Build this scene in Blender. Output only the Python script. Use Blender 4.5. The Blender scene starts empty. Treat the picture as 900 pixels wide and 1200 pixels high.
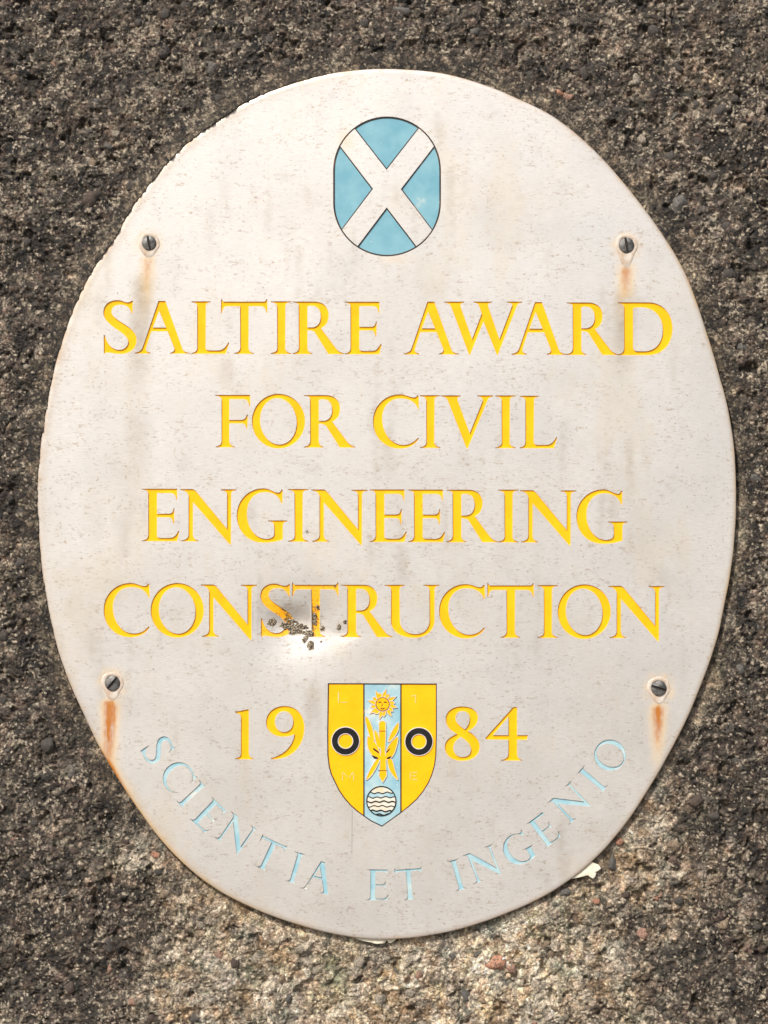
import bpy, bmesh, math, random
import numpy as np
from mathutils import Vector, Matrix, kdtree
from mathutils.geometry import delaunay_2d_cdt

R = math.radians
S = 0.0005                       # metres per photo pixel
col = bpy.context.scene.collection
rng = random.Random(7)
nrng = np.random.default_rng(11)

# ------------------------------------------------------------------ camera, sky, sun, exposure
scene = bpy.context.scene
cam_d = bpy.data.cameras.new('camera'); cam = bpy.data.objects.new('camera', cam_d); col.objects.link(cam)
CAM_DIST = 1.4
cam.location = (0, -CAM_DIST, 0); cam.rotation_euler = (R(90), 0, 0)
cam_d.sensor_fit = 'HORIZONTAL'; cam_d.sensor_width = 36
cam_d.lens = 36 * CAM_DIST / (900 * S)
cam_d.clip_start = 0.05; cam_d.clip_end = 500
scene.camera = cam

SUN_EL, SUN_AZ = 44, -30         # elevation; azimuth from the wall's normal, negative = to the left
to_sun = Vector((math.sin(R(SUN_AZ)) * math.cos(R(SUN_EL)), -math.cos(R(SUN_AZ)) * math.cos(R(SUN_EL)), math.sin(R(SUN_EL))))
world = bpy.data.worlds.new('World'); scene.world = world; world.use_nodes = True
wn = world.node_tree.nodes; wl = world.node_tree.links
sky = wn.new('ShaderNodeTexSky'); sky.sky_type = 'NISHITA'; sky.sun_disc = False
sky.sun_elevation = R(SUN_EL); sky.sun_rotation = math.atan2(to_sun.x, to_sun.y)
sky.air_density = 1.0; sky.dust_density = 3.0; sky.ozone_density = 1.0
wn['Background'].inputs['Strength'].default_value = 0.105
wl.new(sky.outputs['Color'], wn['Background'].inputs['Color'])
sun_d = bpy.data.lights.new('sun', 'SUN'); sun_d.energy = 3.6; sun_d.angle = R(6); sun_d.color = (1.0, 0.945, 0.875)
sun = bpy.data.objects.new('sun', sun_d); col.objects.link(sun)
sun.rotation_euler = to_sun.to_track_quat('Z', 'Y').to_euler()
vs = scene.view_settings
scene.display_settings.display_device = 'sRGB'
vs.view_transform = 'Standard'; vs.look = 'None'; vs.gamma = 1.0; vs.use_curve_mapping = False
vs.exposure = 0.5

# ------------------------------------------------------------------ helpers
def W(px, py, h=0.0):
    """photo-plane pixel + height in mm above the plaque's face -> world"""
    return ((px - 450) * S, -h * 0.001, (600 - py) * S)

def link(name, me, parent=None):
    o = bpy.data.objects.new(name, me); col.objects.link(o)
    if parent is not None: o.parent = parent
    return o

def mesh_from(name, verts, faces, mat=None, smooth=False):
    me = bpy.data.meshes.new(name); me.from_pydata([tuple(v) for v in verts], [], [tuple(f) for f in faces])
    if mat: me.materials.append(mat)
    if smooth: me.polygons.foreach_set('use_smooth', [True] * len(me.polygons))
    me.update(); return me

def tag(o, label=None, cat=None, group=None, kind=None):
    if label: o['label'] = label
    if cat: o['category'] = cat
    if group: o['group'] = group
    if kind: o['kind'] = kind

# numpy noise
def h2(ix, iy, seed):
    a = (ix.astype(np.int64) * 374761393 + iy.astype(np.int64) * 668265263 + seed * 2147483647 + 12345) & 0xFFFFFFFF
    a = ((a ^ (a >> 13)) * 1274126177) & 0xFFFFFFFF
    a = ((a ^ (a >> 16)) * 2246822519) & 0xFFFFFFFF
    a = a ^ (a >> 15)
    return a.astype(np.float64) / 4294967296.0
def vn(x, y, s, seed):
    x = x / s; y = y / s
    ix = np.floor(x); iy = np.floor(y); fx = x - ix; fy = y - iy
    fx = fx * fx * (3 - 2 * fx); fy = fy * fy * (3 - 2 * fy)
    a = h2(ix, iy, seed); b = h2(ix + 1, iy, seed); c = h2(ix, iy + 1, seed); d = h2(ix + 1, iy + 1, seed)
    return ((a * (1 - fx) + b * fx) * (1 - fy) + (c * (1 - fx) + d * fx) * fy) * 2 - 1
def fbm(x, y, s, seed, n=3):
    t = 0; a = 1; w = 0
    for i in range(n):
        t = t + a * vn(x + 17.3 * i, y - 9.1 * i, s, seed + i); w += a; a *= .5; s *= .5
    return t / w
def worley(x, y, s, seed):
    x = x / s; y = y / s; ix = np.floor(x); iy = np.floor(y)
    f1 = np.full(x.shape, 9.0); f2 = np.full(x.shape, 9.0); idr = np.zeros(x.shape)
    for dx in (-1, 0, 1):
        for dy in (-1, 0, 1):
            cx = ix + dx; cy = iy + dy
            jx = cx + h2(cx, cy, seed); jy = cy + h2(cx, cy, seed + 77)
            d = np.sqrt((x - jx) ** 2 + (y - jy) ** 2)
            m = d < f1
            f2 = np.where(m, f1, np.minimum(f2, d))
            idr = np.where(m, h2(cx, cy, seed + 191), idr)
            f1 = np.where(m, d, f1)
    return f1, f2, idr
def sst(x, a, b):
    t = np.clip((x - a) / (b - a), 0, 1); return t * t * (3 - 2 * t)

# ------------------------------------------------------------------ materials
class NT:
    def __init__(self, name):
        self.m = bpy.data.materials.new(name); self.m.use_nodes = True
        self.t = self.m.node_tree; self.n = self.t.nodes; self.l = self.t.links
        self.b = self.n['Principled BSDF']
        self.co = self.n.new('ShaderNodeTexCoord').outputs['Object']
    def new(self, typ, **kw):
        n = self.n.new(typ)
        for k, v in kw.items(): setattr(n, k, v)
        return n
    def put(self, sock, v):
        if hasattr(v, 'is_output') or isinstance(v, bpy.types.NodeSocket): self.l.new(v, sock)
        else: sock.default_value = v
    def noise(self, scale, detail=2, rough=.5, stretch=None, off=(0, 0, 0)):
        mp = self.new('ShaderNodeMapping'); self.l.new(self.co, mp.inputs[0])
        mp.inputs['Scale'].default_value = stretch or (1, 1, 1); mp.inputs['Location'].default_value = off
        n = self.new('ShaderNodeTexNoise'); self.l.new(mp.outputs[0], n.inputs['Vector'])
        n.inputs['Scale'].default_value = scale; n.inputs['Detail'].default_value = detail; n.inputs['Roughness'].default_value = rough
        return n.outputs['Fac']
    def ramp(self, fac, a, b, lo=0., hi=1.):
        r = self.new('ShaderNodeMapRange', interpolation_type='SMOOTHSTEP'); self.l.new(fac, r.inputs[0])
        r.inputs[1].default_value = a; r.inputs[2].default_value = b; r.inputs[3].default_value = lo; r.inputs[4].default_value = hi
        return r.outputs[0]
    def math(self, op, a, b=0., c=0.):
        n = self.new('ShaderNodeMath', operation=op)
        for i, v in enumerate((a, b, c)): self.put(n.inputs[i], v)
        return n.outputs[0]
    def mix(self, f, a, b, blend='MIX'):
        n = self.new('ShaderNodeMix', data_type='RGBA', blend_type=blend)
        self.put(n.inputs[0], f); self.put(n.inputs[6], a); self.put(n.inputs[7], b)
        return n.outputs[2]
    def attr(self, name):
        n = self.new('ShaderNodeAttribute'); n.attribute_name = name; return n
    def bump(self, h, dist, strength=1., prev=None):
        n = self.new('ShaderNodeBump'); n.inputs['Distance'].default_value = dist; n.inputs['Strength'].default_value = strength
        self.l.new(h, n.inputs['Height'])
        if prev: self.l.new(prev, n.inputs['Normal'])
        return n.outputs[0]

def c4(r, g, b): return (r, g, b, 1)

def plate_material():
    t = NT('weathered_plate_metal'); b = t.b
    streak = t.noise(170, 4, .7, (1, 1, 13))
    fleck = t.noise(420, 2, .6, (1, 1, 1.8), (1, 0, 6))                 # fine brushed lines
    patch = t.noise(28, 3, .6)
    dash = t.noise(170, 3, .6, (1, 1, 2.6))                 # short horizontal dirt dashes
    dash2 = t.noise(340, 3, .6, (1, 1, 2.2), (5, 0, 2))
    spot = t.noise(75, 3, .6, (1, 1, 1.4), (3, 0, 1))
    mott = t.noise(62, 4, .65, (1, 1, 1.5), (8, 0, 4))
    base = t.mix(t.ramp(patch, .35, .7), c4(.655, .634, .605), c4(.580, .560, .530))
    base = t.mix(t.ramp(streak, .38, .62, 0, .55), base, c4(.735, .712, .680))
    base = t.mix(t.ramp(mott, .54, .72, 0, .32), base, c4(.50, .46, .41))
    dm = t.math('MULTIPLY', t.ramp(dash, .585, .66, 0, .55), t.ramp(mott, .42, .60, .15, 1.))
    base = t.mix(dm, base, c4(.42, .35, .28))
    dm2 = t.math('MULTIPLY', t.ramp(dash2, .60, .70, 0, .6), t.ramp(spot, .4, .6, .2, 1.))
    base = t.mix(dm2, base, c4(.36, .30, .25))
    base = t.mix(t.math('MULTIPLY', t.ramp(fleck, .585, .68, 0, .62), t.ramp(mott, .40, .58, .08, 1.)), base, c4(.36, .26, .16))
    base = t.mix(t.ramp(spot, .66, .74, 0, .5), base, c4(.42, .35, .31))
    fly = t.noise(330, 2, .5, off=(2, 0, 7))
    base = t.mix(t.ramp(fly, .74, .78, 0, .7), base, c4(.16, .13, .10))
    cream = t.noise(16, 4, .7, (1, 1, .55), (11, 0, 2))
    base = t.mix(t.ramp(cream, .50, .68, 0, .38), base, c4(.62, .545, .42))
    st = t.attr('stain')                                    # R grey runs and the dent's painted shade, G rust, B edge tarnish
    sep = t.new('ShaderNodeSeparateColor'); t.l.new(st.outputs['Color'], sep.inputs[0])
    grain = t.ramp(t.noise(150, 3, .6, (1, 1, 1.6), (9, 0, 0)), .3, .7, .75, 1.15)
    gm = t.math('MULTIPLY', sep.outputs[0], grain)
    base = t.mix(gm, base, c4(.40, .345, .275))
    em = t.math('MULTIPLY', sep.outputs[2], grain)
    base = t.mix(em, base, c4(.36, .25, .15))
    vgr = t.ramp(t.noise(420, 3, .6, (1, 1, .12), (0, 0, 3)), .3, .7, .72, 1.2)
    rm = t.math('MULTIPLY', sep.outputs[1], vgr)
    rcol = t.mix(t.ramp(sep.outputs[1], .35, 1.0), c4(.60, .40, .16), c4(.37, .125, .012))
    base = t.mix(rm, base, rcol)
    t.l.new(base, b.inputs['Base Color'])
    met = t.math('SUBTRACT', .72, t.math('MULTIPLY', t.math('MAXIMUM', rm, em), .72)); t.l.new(met, b.inputs['Metallic'])
    t.l.new(t.ramp(patch, .3, .7, .40, .52), b.inputs['Roughness'])
    hgt = t.math('ADD', t.math('MULTIPLY', streak, .5), t.math('MULTIPLY', dash, -.5))
    t.l.new(t.bump(hgt, .00012, .6), b.inputs['Normal'])
    return t.m

def enamel(name, c1, c2, worn=None, wear=(.62, .72), rough=.35):
    t = NT(name); b = t.b
    n1 = t.noise(70, 3, .6); n2 = t.noise(320, 2, .5, off=(4, 0, 0))
    base = t.mix(t.ramp(n1, .3, .7), c4(*c1), c4(*c2))
    if worn:
        base = t.mix(t.ramp(n1, wear[0], wear[1], 0, .9), base, c4(*worn))
        base = t.mix(t.ramp(n2, .70, .78, 0, .7), base, c4(*worn))
    t.l.new(base, b.inputs['Base Color']); b.inputs['Roughness'].default_value = rough; b.inputs['Specular IOR Level'].default_value = .22
    t.l.new(t.bump(t.noise(120, 2), .0004, .5), b.inputs['Normal'])
    return t.m

def simple(name, c1, c2, scale=120, rough=.7, metallic=0., bump=.0003, lo=.35, hi=.65):
    t = NT(name); b = t.b
    n = t.noise(scale, 4, .6)
    t.l.new(t.mix(t.ramp(n, lo, hi), c4(*c1), c4(*c2)), b.inputs['Base Color'])
    b.inputs['Roughness'].default_value = rough; b.inputs['Metallic'].default_value = metallic
    t.l.new(t.bump(n, bump, .8), b.inputs['Normal'])
    return t.m

M_PLATE = plate_material()
M_YEL = enamel('yellow_enamel', (.84, .375, .002), (.90, .425, .003), (.52, .24, .03), (.64, .78), .48)
def pocked():
    t = NT('pocked_yellow_enamel')
    near = t.new('ShaderNodeVectorMath', operation='DISTANCE'); t.l.new(t.co, near.inputs[0])
    near.inputs[1].default_value = (NEAR[0], 0, NEAR[1])
    zone = t.ramp(near.outputs['Value'], .004, .017, .17, 0)
    n = t.noise(900, 3, .7); n2 = t.noise(330, 3, .6, off=(2, 0, 1))
    v = t.math('ADD', t.math('MAXIMUM', n, t.math('SUBTRACT', n2, .02)), zone)
    base = t.mix(t.ramp(v, .60, .68, 0, .85), c4(.86, .385, .002), c4(.12, .075, .025))
    t.l.new(base, t.b.inputs['Base Color']); t.b.inputs['Roughness'].default_value = .5
    t.l.new(t.bump(n2, .0006, .8), t.b.inputs['Normal']); return t.m
NEAR = W(352, 726)[0], W(352, 726)[2]
M_YELD = pocked()
M_BLUE = enamel('sky_blue_enamel', (.135, .31, .38), (.19, .37, .43), (.48, .52, .48), (.68, .82), .4)
M_BLUEW = enamel('worn_blue_enamel', (.21, .39, .46), (.36, .49, .51), (.56, .55, .49), (.56, .74), .45)
M_BLK = enamel('black_enamel', (.006, .006, .007), (.012, .011, .011), (.10, .07, .05), (.68, .82), .5)
M_LINE = enamel('dark_line_filler', (.022, .018, .016), (.055, .035, .024), (.28, .15, .07), (.60, .75), .6)
M_CREAM = enamel('cream_enamel', (.62, .60, .52), (.58, .52, .42), (.66, .48, .20), (.56, .7), .5)
M_METAL = simple('bare_metal_relief', (.70, .64, .60), (.60, .55, .52), 200, .45, .4, .0001)
M_FAINT = simple('faint_relief', (.66, .50, .30), (.72, .46, .12), 300, .5, .1, .0001)
M_SEAL = simple('cured_white_sealant', (.52, .47, .41), (.40, .30, .22), 160, .65, 0, .0006)
M_SCREW = simple('dull_steel', (.19, .185, .175), (.07, .068, .064), 330, .55, .7, .0003)
M_SLOT = simple('dark_slot', (.012, .010, .009), (.03, .022, .016), 300, .9)  # near-black colour for the floor and sides of the screw slot
M_CRUST = simple('corrosion_crust', (.36, .30, .21), (.040, .030, .020), 1100, .8, .1, .0006, .40, .56)
M_FLAKE = simple('pale_mortar', (.70, .66, .53), (.60, .54, .42), 240, .8, 0, .0006)

# ------------------------------------------------------------------ lettering: outlines traced in 1/7.5 px units
G = {
 'S': (85, 560, "M 336 92 L 343 96 L 340 205 L 331 205 C 318 160 290 131 232 131 C 180 131 155 160 155 192 C 155 225 190 252 250 290 C 335 342 375 382 375 442 C 375 512 320 564 232 564 C 182 564 150 551 118 551 L 88 560 L 86 400 L 97 396 C 112 480 165 527 222 527 C 268 527 302 492 302 455 C 302 420 265 390 200 347 C 120 293 83 252 83 198 C 83 130 135 90 205 90 C 245 90 265 110 295 110 C 315 110 328 101 336 92 Z"),
 'A': (360, 560, "M 567 96 L 628 96 L 780 520 C 790 543 815 550 848 552 L 848 560 L 670 560 L 670 551 C 702 545 712 530 704 508 L 647 364 L 505 364 L 460 505 C 452 532 460 545 495 550 L 495 560 L 360 560 L 360 551 C 398 545 415 535 427 505 Z M 573 185 L 633 330 L 519 330 Z"),
 'L': (108, 560, "M 108 98 L 278 98 L 278 107 C 250 110 235 117 235 137 L 232 500 C 232 522 245 530 265 530 L 335 530 C 378 530 402 512 430 460 L 439 464 L 408 560 L 108 560 L 108 551 C 140 547 156 535 158 505 L 157 137 C 156 117 140 110 108 107 Z"),
 'T': (368, 556, "M 375 75 L 384 92 C 386 96 392 96 400 96 L 745 96 C 755 96 762 90 766 74 L 775 78 L 776 196 L 768 196 C 757 152 745 138 715 137 L 612 137 L 610 500 C 612 532 626 543 657 548 L 657 556 L 483 556 L 483 548 C 520 542 535 530 537 500 L 535 137 L 420 137 C 392 138 384 160 377 198 L 368 198 L 368 78 Z"),
 'I': (508, 570, "M 508 106 L 688 106 L 688 115 C 650 118 638 127 637 152 L 635 520 C 637 545 655 557 688 562 L 688 570 L 508 570 L 508 562 C 545 557 563 545 565 520 L 563 152 C 562 127 545 118 508 115 Z"),
 'R': (98, 560, "M 98 98 L 290 98 C 368 98 415 150 415 215 C 415 280 388 313 347 333 L 478 508 C 500 536 520 546 548 551 L 548 560 L 412 560 L 290 367 C 275 353 250 351 228 351 L 228 500 C 228 532 240 546 270 551 L 270 560 L 98 560 L 98 551 C 135 546 150 532 152 500 L 150 130 C 149 113 130 107 98 106 Z M 228 148 C 228 139 240 135 262 135 C 320 135 344 175 344 230 C 344 290 310 325 262 325 L 228 325 Z"),
 'E': (555, 560, "M 555 98 L 860 98 L 860 195 L 852 195 C 846 155 835 139 798 137 L 683 137 L 683 318 L 790 318 C 815 316 825 300 828 270 L 836 270 L 833 405 L 824 405 C 820 365 810 351 785 350 L 683 350 L 683 512 C 683 527 700 531 730 531 L 790 531 C 830 531 850 510 870 468 L 880 472 L 860 560 L 555 560 L 555 552 C 590 549 606 532 606 500 L 605 140 C 603 118 590 109 555 106 Z"),
 'W': (380, 568, "M 380 102 L 555 102 L 555 111 C 530 113 518 125 525 150 L 624 432 L 708 208 L 685 140 C 678 118 660 114 635 111 L 635 102 L 800 102 L 800 111 C 770 113 760 124 768 150 L 864 432 L 975 140 C 982 118 958 113 930 111 L 930 102 L 1065 102 L 1065 111 C 1035 115 1025 125 1018 142 L 850 572 L 842 572 L 724 278 L 606 572 L 598 572 L 440 150 C 430 125 415 115 380 111 Z"),
 'D': (330, 568, "M 330 103 L 600 103 C 722 103 812 200 812 335 C 812 480 715 568 600 568 L 330 568 L 330 560 C 368 556 385 540 385 500 L 385 150 C 385 125 370 116 330 112 Z M 465 162 C 465 150 480 148 540 148 C 650 148 725 230 725 345 C 725 460 660 534 560 534 L 500 534 C 475 533 465 520 465 500 Z"),
 'F': (92, 556, "M 92 95 L 398 95 L 398 195 L 390 195 C 384 150 370 134 338 133 L 215 133 L 215 315 L 320 315 C 345 313 360 300 370 268 L 378 268 L 374 390 L 364 390 C 360 355 345 347 320 346 L 215 346 L 215 500 C 217 532 235 544 265 549 L 265 556 L 95 556 L 95 549 C 130 542 145 532 147 500 L 147 140 C 145 118 130 106 92 103 Z"),
 'C': (53, 562, "M 442 98 L 456 106 L 457 222 L 448 222 C 430 160 372 127 290 129 C 190 131 135 210 135 305 C 135 440 220 536 315 536 C 375 536 412 515 448 472 L 458 479 C 430 535 370 570 290 570 C 150 570 53 460 53 330 C 53 190 160 91 290 91 C 340 91 375 119 415 119 C 430 119 437 110 442 98 Z"),
 'V': (652, 566, "M 652 103 L 825 103 L 825 112 C 800 114 790 125 798 150 L 903 436 L 1015 155 C 1022 128 1000 115 970 112 L 970 103 L 1110 103 L 1110 112 C 1080 116 1068 130 1060 147 L 885 572 L 876 572 L 710 150 C 700 125 685 115 652 112 Z"),
 'N': (385, 560, "M 385 100 L 490 100 C 505 102 515 110 530 128 L 795 450 L 795 150 C 795 125 775 114 740 111 L 740 102 L 880 102 L 880 111 C 845 115 832 125 832 150 L 830 587 L 818 587 L 496 215 L 496 500 C 498 532 510 546 542 551 L 542 560 L 395 560 L 395 551 C 435 546 455 532 457 500 L 457 160 C 450 130 425 112 385 109 Z"),
 'G': (55, 570, "M 448 112 L 460 117 L 458 235 L 448 235 C 430 170 370 134 300 136 C 200 139 145 220 145 325 C 145 450 220 546 315 546 C 360 546 385 530 385 495 L 383 430 C 382 402 370 395 332 393 L 332 384 L 500 384 L 500 393 C 470 396 462 410 462 430 L 461 552 C 410 572 350 581 290 581 C 150 581 55 475 55 340 C 55 200 165 101 290 101 C 350 101 380 142 425 140 C 438 138 444 125 448 112 Z"),
 'U': (380, 575, "M 380 112 L 555 112 L 555 121 C 525 125 512 135 512 160 L 515 430 C 518 500 570 546 650 546 C 735 546 775 490 775 420 L 773 160 C 773 135 755 124 722 121 L 722 112 L 862 112 L 862 121 C 830 125 820 135 820 160 L 820 420 C 820 522 740 580 640 580 C 520 580 435 520 435 430 L 437 160 C 437 135 420 125 380 121 Z"),
 'O': (413, 562, "O"),
 '1': (85, 600, "M 85 182 L 195 160 L 204 165 L 203 550 C 205 575 220 587 245 591 L 245 600 L 83 600 L 83 591 C 115 586 133 575 133 550 L 133 240 C 133 210 125 200 85 193 Z"),
 '9': (350, 600, "M 395 588 C 490 570 590 490 600 380 C 575 395 540 403 500 403 C 412 403 350 345 350 275 C 350 190 420 131 515 131 C 620 131 688 210 688 325 C 688 475 590 590 440 600 L 395 600 Z M 508 179 C 462 179 428 220 428 270 C 428 322 462 361 508 361 C 555 361 589 322 589 270 C 589 220 555 179 508 179 Z"),
 '8': (88, 605, "M 235 134 C 325 134 377 175 377 237 C 377 292 335 330 290 352 C 350 385 393 430 393 490 C 393 562 330 614 240 614 C 150 614 85 565 85 490 C 85 435 125 405 190 376 C 130 345 93 305 93 245 C 93 180 150 134 235 134 Z M 240 176 C 285 176 304 205 304 240 C 304 280 287 312 262 336 C 215 306 180 275 180 236 C 180 200 205 176 240 176 Z M 225 403 C 275 430 316 470 316 515 C 316 556 285 579 240 579 C 190 579 160 545 160 495 C 160 460 185 430 225 403 Z"),
 '4': (440, 612, "M 685 140 L 720 140 L 720 387 L 815 387 L 806 429 L 720 429 L 720 550 C 722 585 735 599 765 604 L 765 612 L 580 612 L 580 604 C 620 599 640 585 643 550 L 643 429 L 446 426 L 440 412 Z M 643 225 L 643 387 L 508 387 Z"),
}
def flatten(path, seg=9):
    tok = path.split(); i = 0; polys = []; cur = []; p = None
    while i < len(tok):
        t = tok[i]
        if t == 'M':
            cur = [(float(tok[i+1]), float(tok[i+2]))]; p = cur[0]; i += 3
        elif t == 'L':
            p = (float(tok[i+1]), float(tok[i+2])); cur.append(p); i += 3
        elif t == 'C':
            a, b, c = [(float(tok[i+1+2*k]), float(tok[i+2+2*k])) for k in range(3)]
            ln = math.dist(p, a) + math.dist(a, b) + math.dist(b, c)
            n = 4 if ln < 70 else (6 if ln < 130 else seg)
            for k in range(1, n + 1):
                u = k / n; v = 1 - u
                cur.append((v**3*p[0]+3*v*v*u*a[0]+3*v*u*u*b[0]+u**3*c[0], v**3*p[1]+3*v*v*u*a[1]+3*v*u*u*b[1]+u**3*c[1]))
            p = c; i += 7
        elif t == 'Z':
            if math.dist(cur[0], cur[-1]) < .5: cur.pop()
            polys.append(cur); i += 1
    return polys
def ellipse(cx, cy, rx, ry, n=36, rot=0):
    out = []
    for k in range(n):
        a = 2 * math.pi * k / n; x, y = rx * math.cos(a), ry * math.sin(a); c, s_ = math.cos(rot), math.sin(rot)
        out.append((cx + x * c - y * s_, cy + x * s_ + y * c))
    return out
GP = {}
for ch, (x0, yb, path) in G.items():
    if path == 'O':
        polys = [ellipse(648, 331, 234, 241, 48), ellipse(647, 333, 160, 204, 44, R(-7))]
    else:
        polys = flatten(path)
    GP[ch] = [np.array([((x - x0) / 7.5, (y - yb) / 7.5) for x, y in pl]) for pl in polys]

def upright(ch, x, y, sc=1.0):
    return [p * sc + np.array((x, y)) for p in GP[ch]]
def turned(ch, cx, cy, deg, sc):
    allp = np.vstack(GP[ch]); c = (allp.min(0) + allp.max(0)) / 2
    a = R(deg); m = np.array([[math.cos(a), -math.sin(a)], [math.sin(a), math.cos(a)]])
    return [((p - c) * sc) @ m.T + np.array((cx, cy)) for p in GP[ch]]

letters = []       # (char, polys, colour)
rows = [("SALTIREAWARD", [121.3,158,224.4,259,317.3,343,404,473.3,520.7,599.3,664,724], 414.3, 120),
        ("FORCIVIL", [252.3,295,356.3,437,492,517,580.4,609], 524.2, 250),
        ("ENGINEERING", [166.9,211.3,277.3,337.7,364.8,433.3,478.4,523.3,583.7,609.4,675.3], 634.3, 167),
        ("CONSTRUCTION", [121.3,176.3,235.3,305.3,342.4,400,450.7,514.4,571.1,629.8,653.3,712.9], 745.9, 121)]
for word, xs, yb, xr in rows:
    for ch, x in zip(word, xs):
        letters.append((ch, upright(ch, x, yb + (x - xr) * .0032), 'yellow'))
for ch, x, y in (('1', 275.9, 889.8), ('9', 311.7, 889.8), ('8', 521.6, 890.6), ('4', 568.7, 891.5)):
    letters.append((ch, upright(ch, x, y), 'yellow'))
arc = [('S',185.4,879.4,57),('C',207.6,909.8,51),('I',224.6,931.2,47.5),('E',244.6,955.5,44),('N',276,977.6,34.5),('T',314.5,1001.3,25),
       ('I',346.5,1017,17),('A',374.6,1027.6,13.5),('E',442.6,1037,1),('T',479.3,1035.4,-4),('I',536,1025.4,-16),('N',566.6,1013.6,-21.5),
       ('G',607.2,995.2,-29),('E',637.8,972.8,-37),('N',668.6,941.8,-43.5),('I',694.2,913.8,-50),('O',714.9,885.1,-57)]
for ch, cx, cy, a in arc:
    letters.append((ch, turned(ch, cx, cy, a, .59), 'blue'))

def catmull(P, n):
    P = np.array(P, float); N = len(P); out = []
    for i in range(N):
        p0, p1, p2, p3 = P[i-1], P[i], P[(i+1) % N], P[(i+2) % N]
        for k in range(n):
            t = k / n
            out.append(.5*((2*p1)+(-p0+p2)*t+(2*p0-5*p1+4*p2-p3)*t*t+(-p0+3*p1-3*p2+p3)*t**3))
    return np.array(out)
# ------------------------------------------------------------------ plaque outline
OUT = [(480,81.3),(528,87.5),(580,103.5),(600,112.5),(650,137),(697,176.5),(733,216.5),(767,261),(797,308),(813,344),(829,392),(846,450),(855,487),
       (861,532),(863,580),(861.5,625),(857,667),(850,705),(841,747),(829,783),(811,829),(793,867),(776,898),(758,928),(733,966),(701,1003),
       (667,1032),(633,1053),(600,1068),(550,1086),(500,1097),(450,1101),(400,1096.5),(350,1084),(300,1066),(253,1042),(217,1014),(183,977.5),
       (150,931),(130,899),(117,877),(101,843.5),(90,820),(80,797.5),(69,766),(62,740),(55,706),(50,678),(46.4,641),(43.8,602),(43.2,570),(45,540),
       (50.5,500),(58,457),(66,422),(74,396),(84,366),(98,336),(115,306),(133,281),(153,246),(179,211),(202,184),(230,159),(258,140),(282,123),
       (324,104),(380,87.5),(430,81)]
outline = catmull(OUT, 6)
PC = np.array((452.5, 591.))
_d = outline - PC; _th = np.arctan2(_d[:, 1], _d[:, 0]); _r = np.hypot(_d[:, 0], _d[:, 1])
NR = 720
_o = np.argsort(_th); thg = np.linspace(-math.pi, math.pi, NR, endpoint=False)
Rg = np.interp(thg, _th[_o], _r[_o], period=2 * math.pi)
# light smoothing of the traced radius
k_ = np.array([1, 2, 3, 4, 5, 4, 3, 2, 1.]); k_ /= k_.sum()
Rg = np.convolve(np.concatenate([Rg[-4:], Rg, Rg[:4]]), k_, 'valid')
def Rout(th): return np.interp(th, thg, Rg, period=2 * math.pi)
outl = np.stack([PC[0] + Rg * np.cos(thg), PC[1] + Rg * np.sin(thg)], 1)

def inside(poly, X, Y):
    poly = np.asarray(poly); x1, y1 = poly[:, 0], poly[:, 1]; x2, y2 = np.roll(x1, -1), np.roll(y1, -1)
    c = np.zeros(X.shape, int)
    for a, b, d, e in zip(x1, y1, x2, y2):
        if b == e: continue
        m = (Y < max(b, e)) & (Y >= min(b, e))
        if m.any(): c[m] += (X[m] < a + (Y[m] - b) * (d - a) / (e - b))
    return (c % 2) == 1
def offset(poly, d):
    """positive = outward"""
    p = np.asarray(poly, float); a = np.roll(p, 1, 0); b = np.roll(p, -1, 0)
    t1 = p - a; t2 = b - p; t1 /= np.linalg.norm(t1, axis=1)[:, None] + 1e-9; t2 /= np.linalg.norm(t2, axis=1)[:, None] + 1e-9
    n = np.stack([t1[:, 1] + t2[:, 1], -(t1[:, 0] + t2[:, 0])], 1); l = np.linalg.norm(n, axis=1)[:, None]; n /= l + 1e-9
    cs = np.clip(l / 2, .45, 1)
    ar = .5 * np.sum(p[:, 0] * b[:, 1] - b[:, 0] * p[:, 1])
    return p + n / cs * d * (1 if ar > 0 else -1)

# the region list: (key, test polygons -> bool, depth in mm below face, material, name, parent key)
loops = []           # closed constraint polylines
classes = []         # dict(key, test, bbox, z, mat, name, parent, label)
def add_loop(p): loops.append(np.asarray(p, float))
def bb(p, m=0): p = np.asarray(p); return (p[:, 0].min() - m, p[:, 1].min() - m, p[:, 0].max() + m, p[:, 1].max() + m)
def poly_test(polys, also=None, no=None):
    def f(X, Y):
        r = np.zeros(X.shape, bool)
        for p in polys: r ^= inside(p, X, Y)
        for q in (also or []): r &= inside(q, X, Y)
        for q in (no or []): r &= ~inside(q, X, Y)
        return r
    return f
def add_class(name, polys, z, mat, parent, label=None, also=None, no=None, loop=True, inset=.25):
    if loop:
        for p in polys: add_loop(p)
    classes.append(dict(name=name, test=poly_test(polys, also, no), bbox=bb(np.vstack([np.asarray(q) for q in polys]), .1), z=z, mat=mat, parent=parent, label=label, inset=inset))

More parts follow.
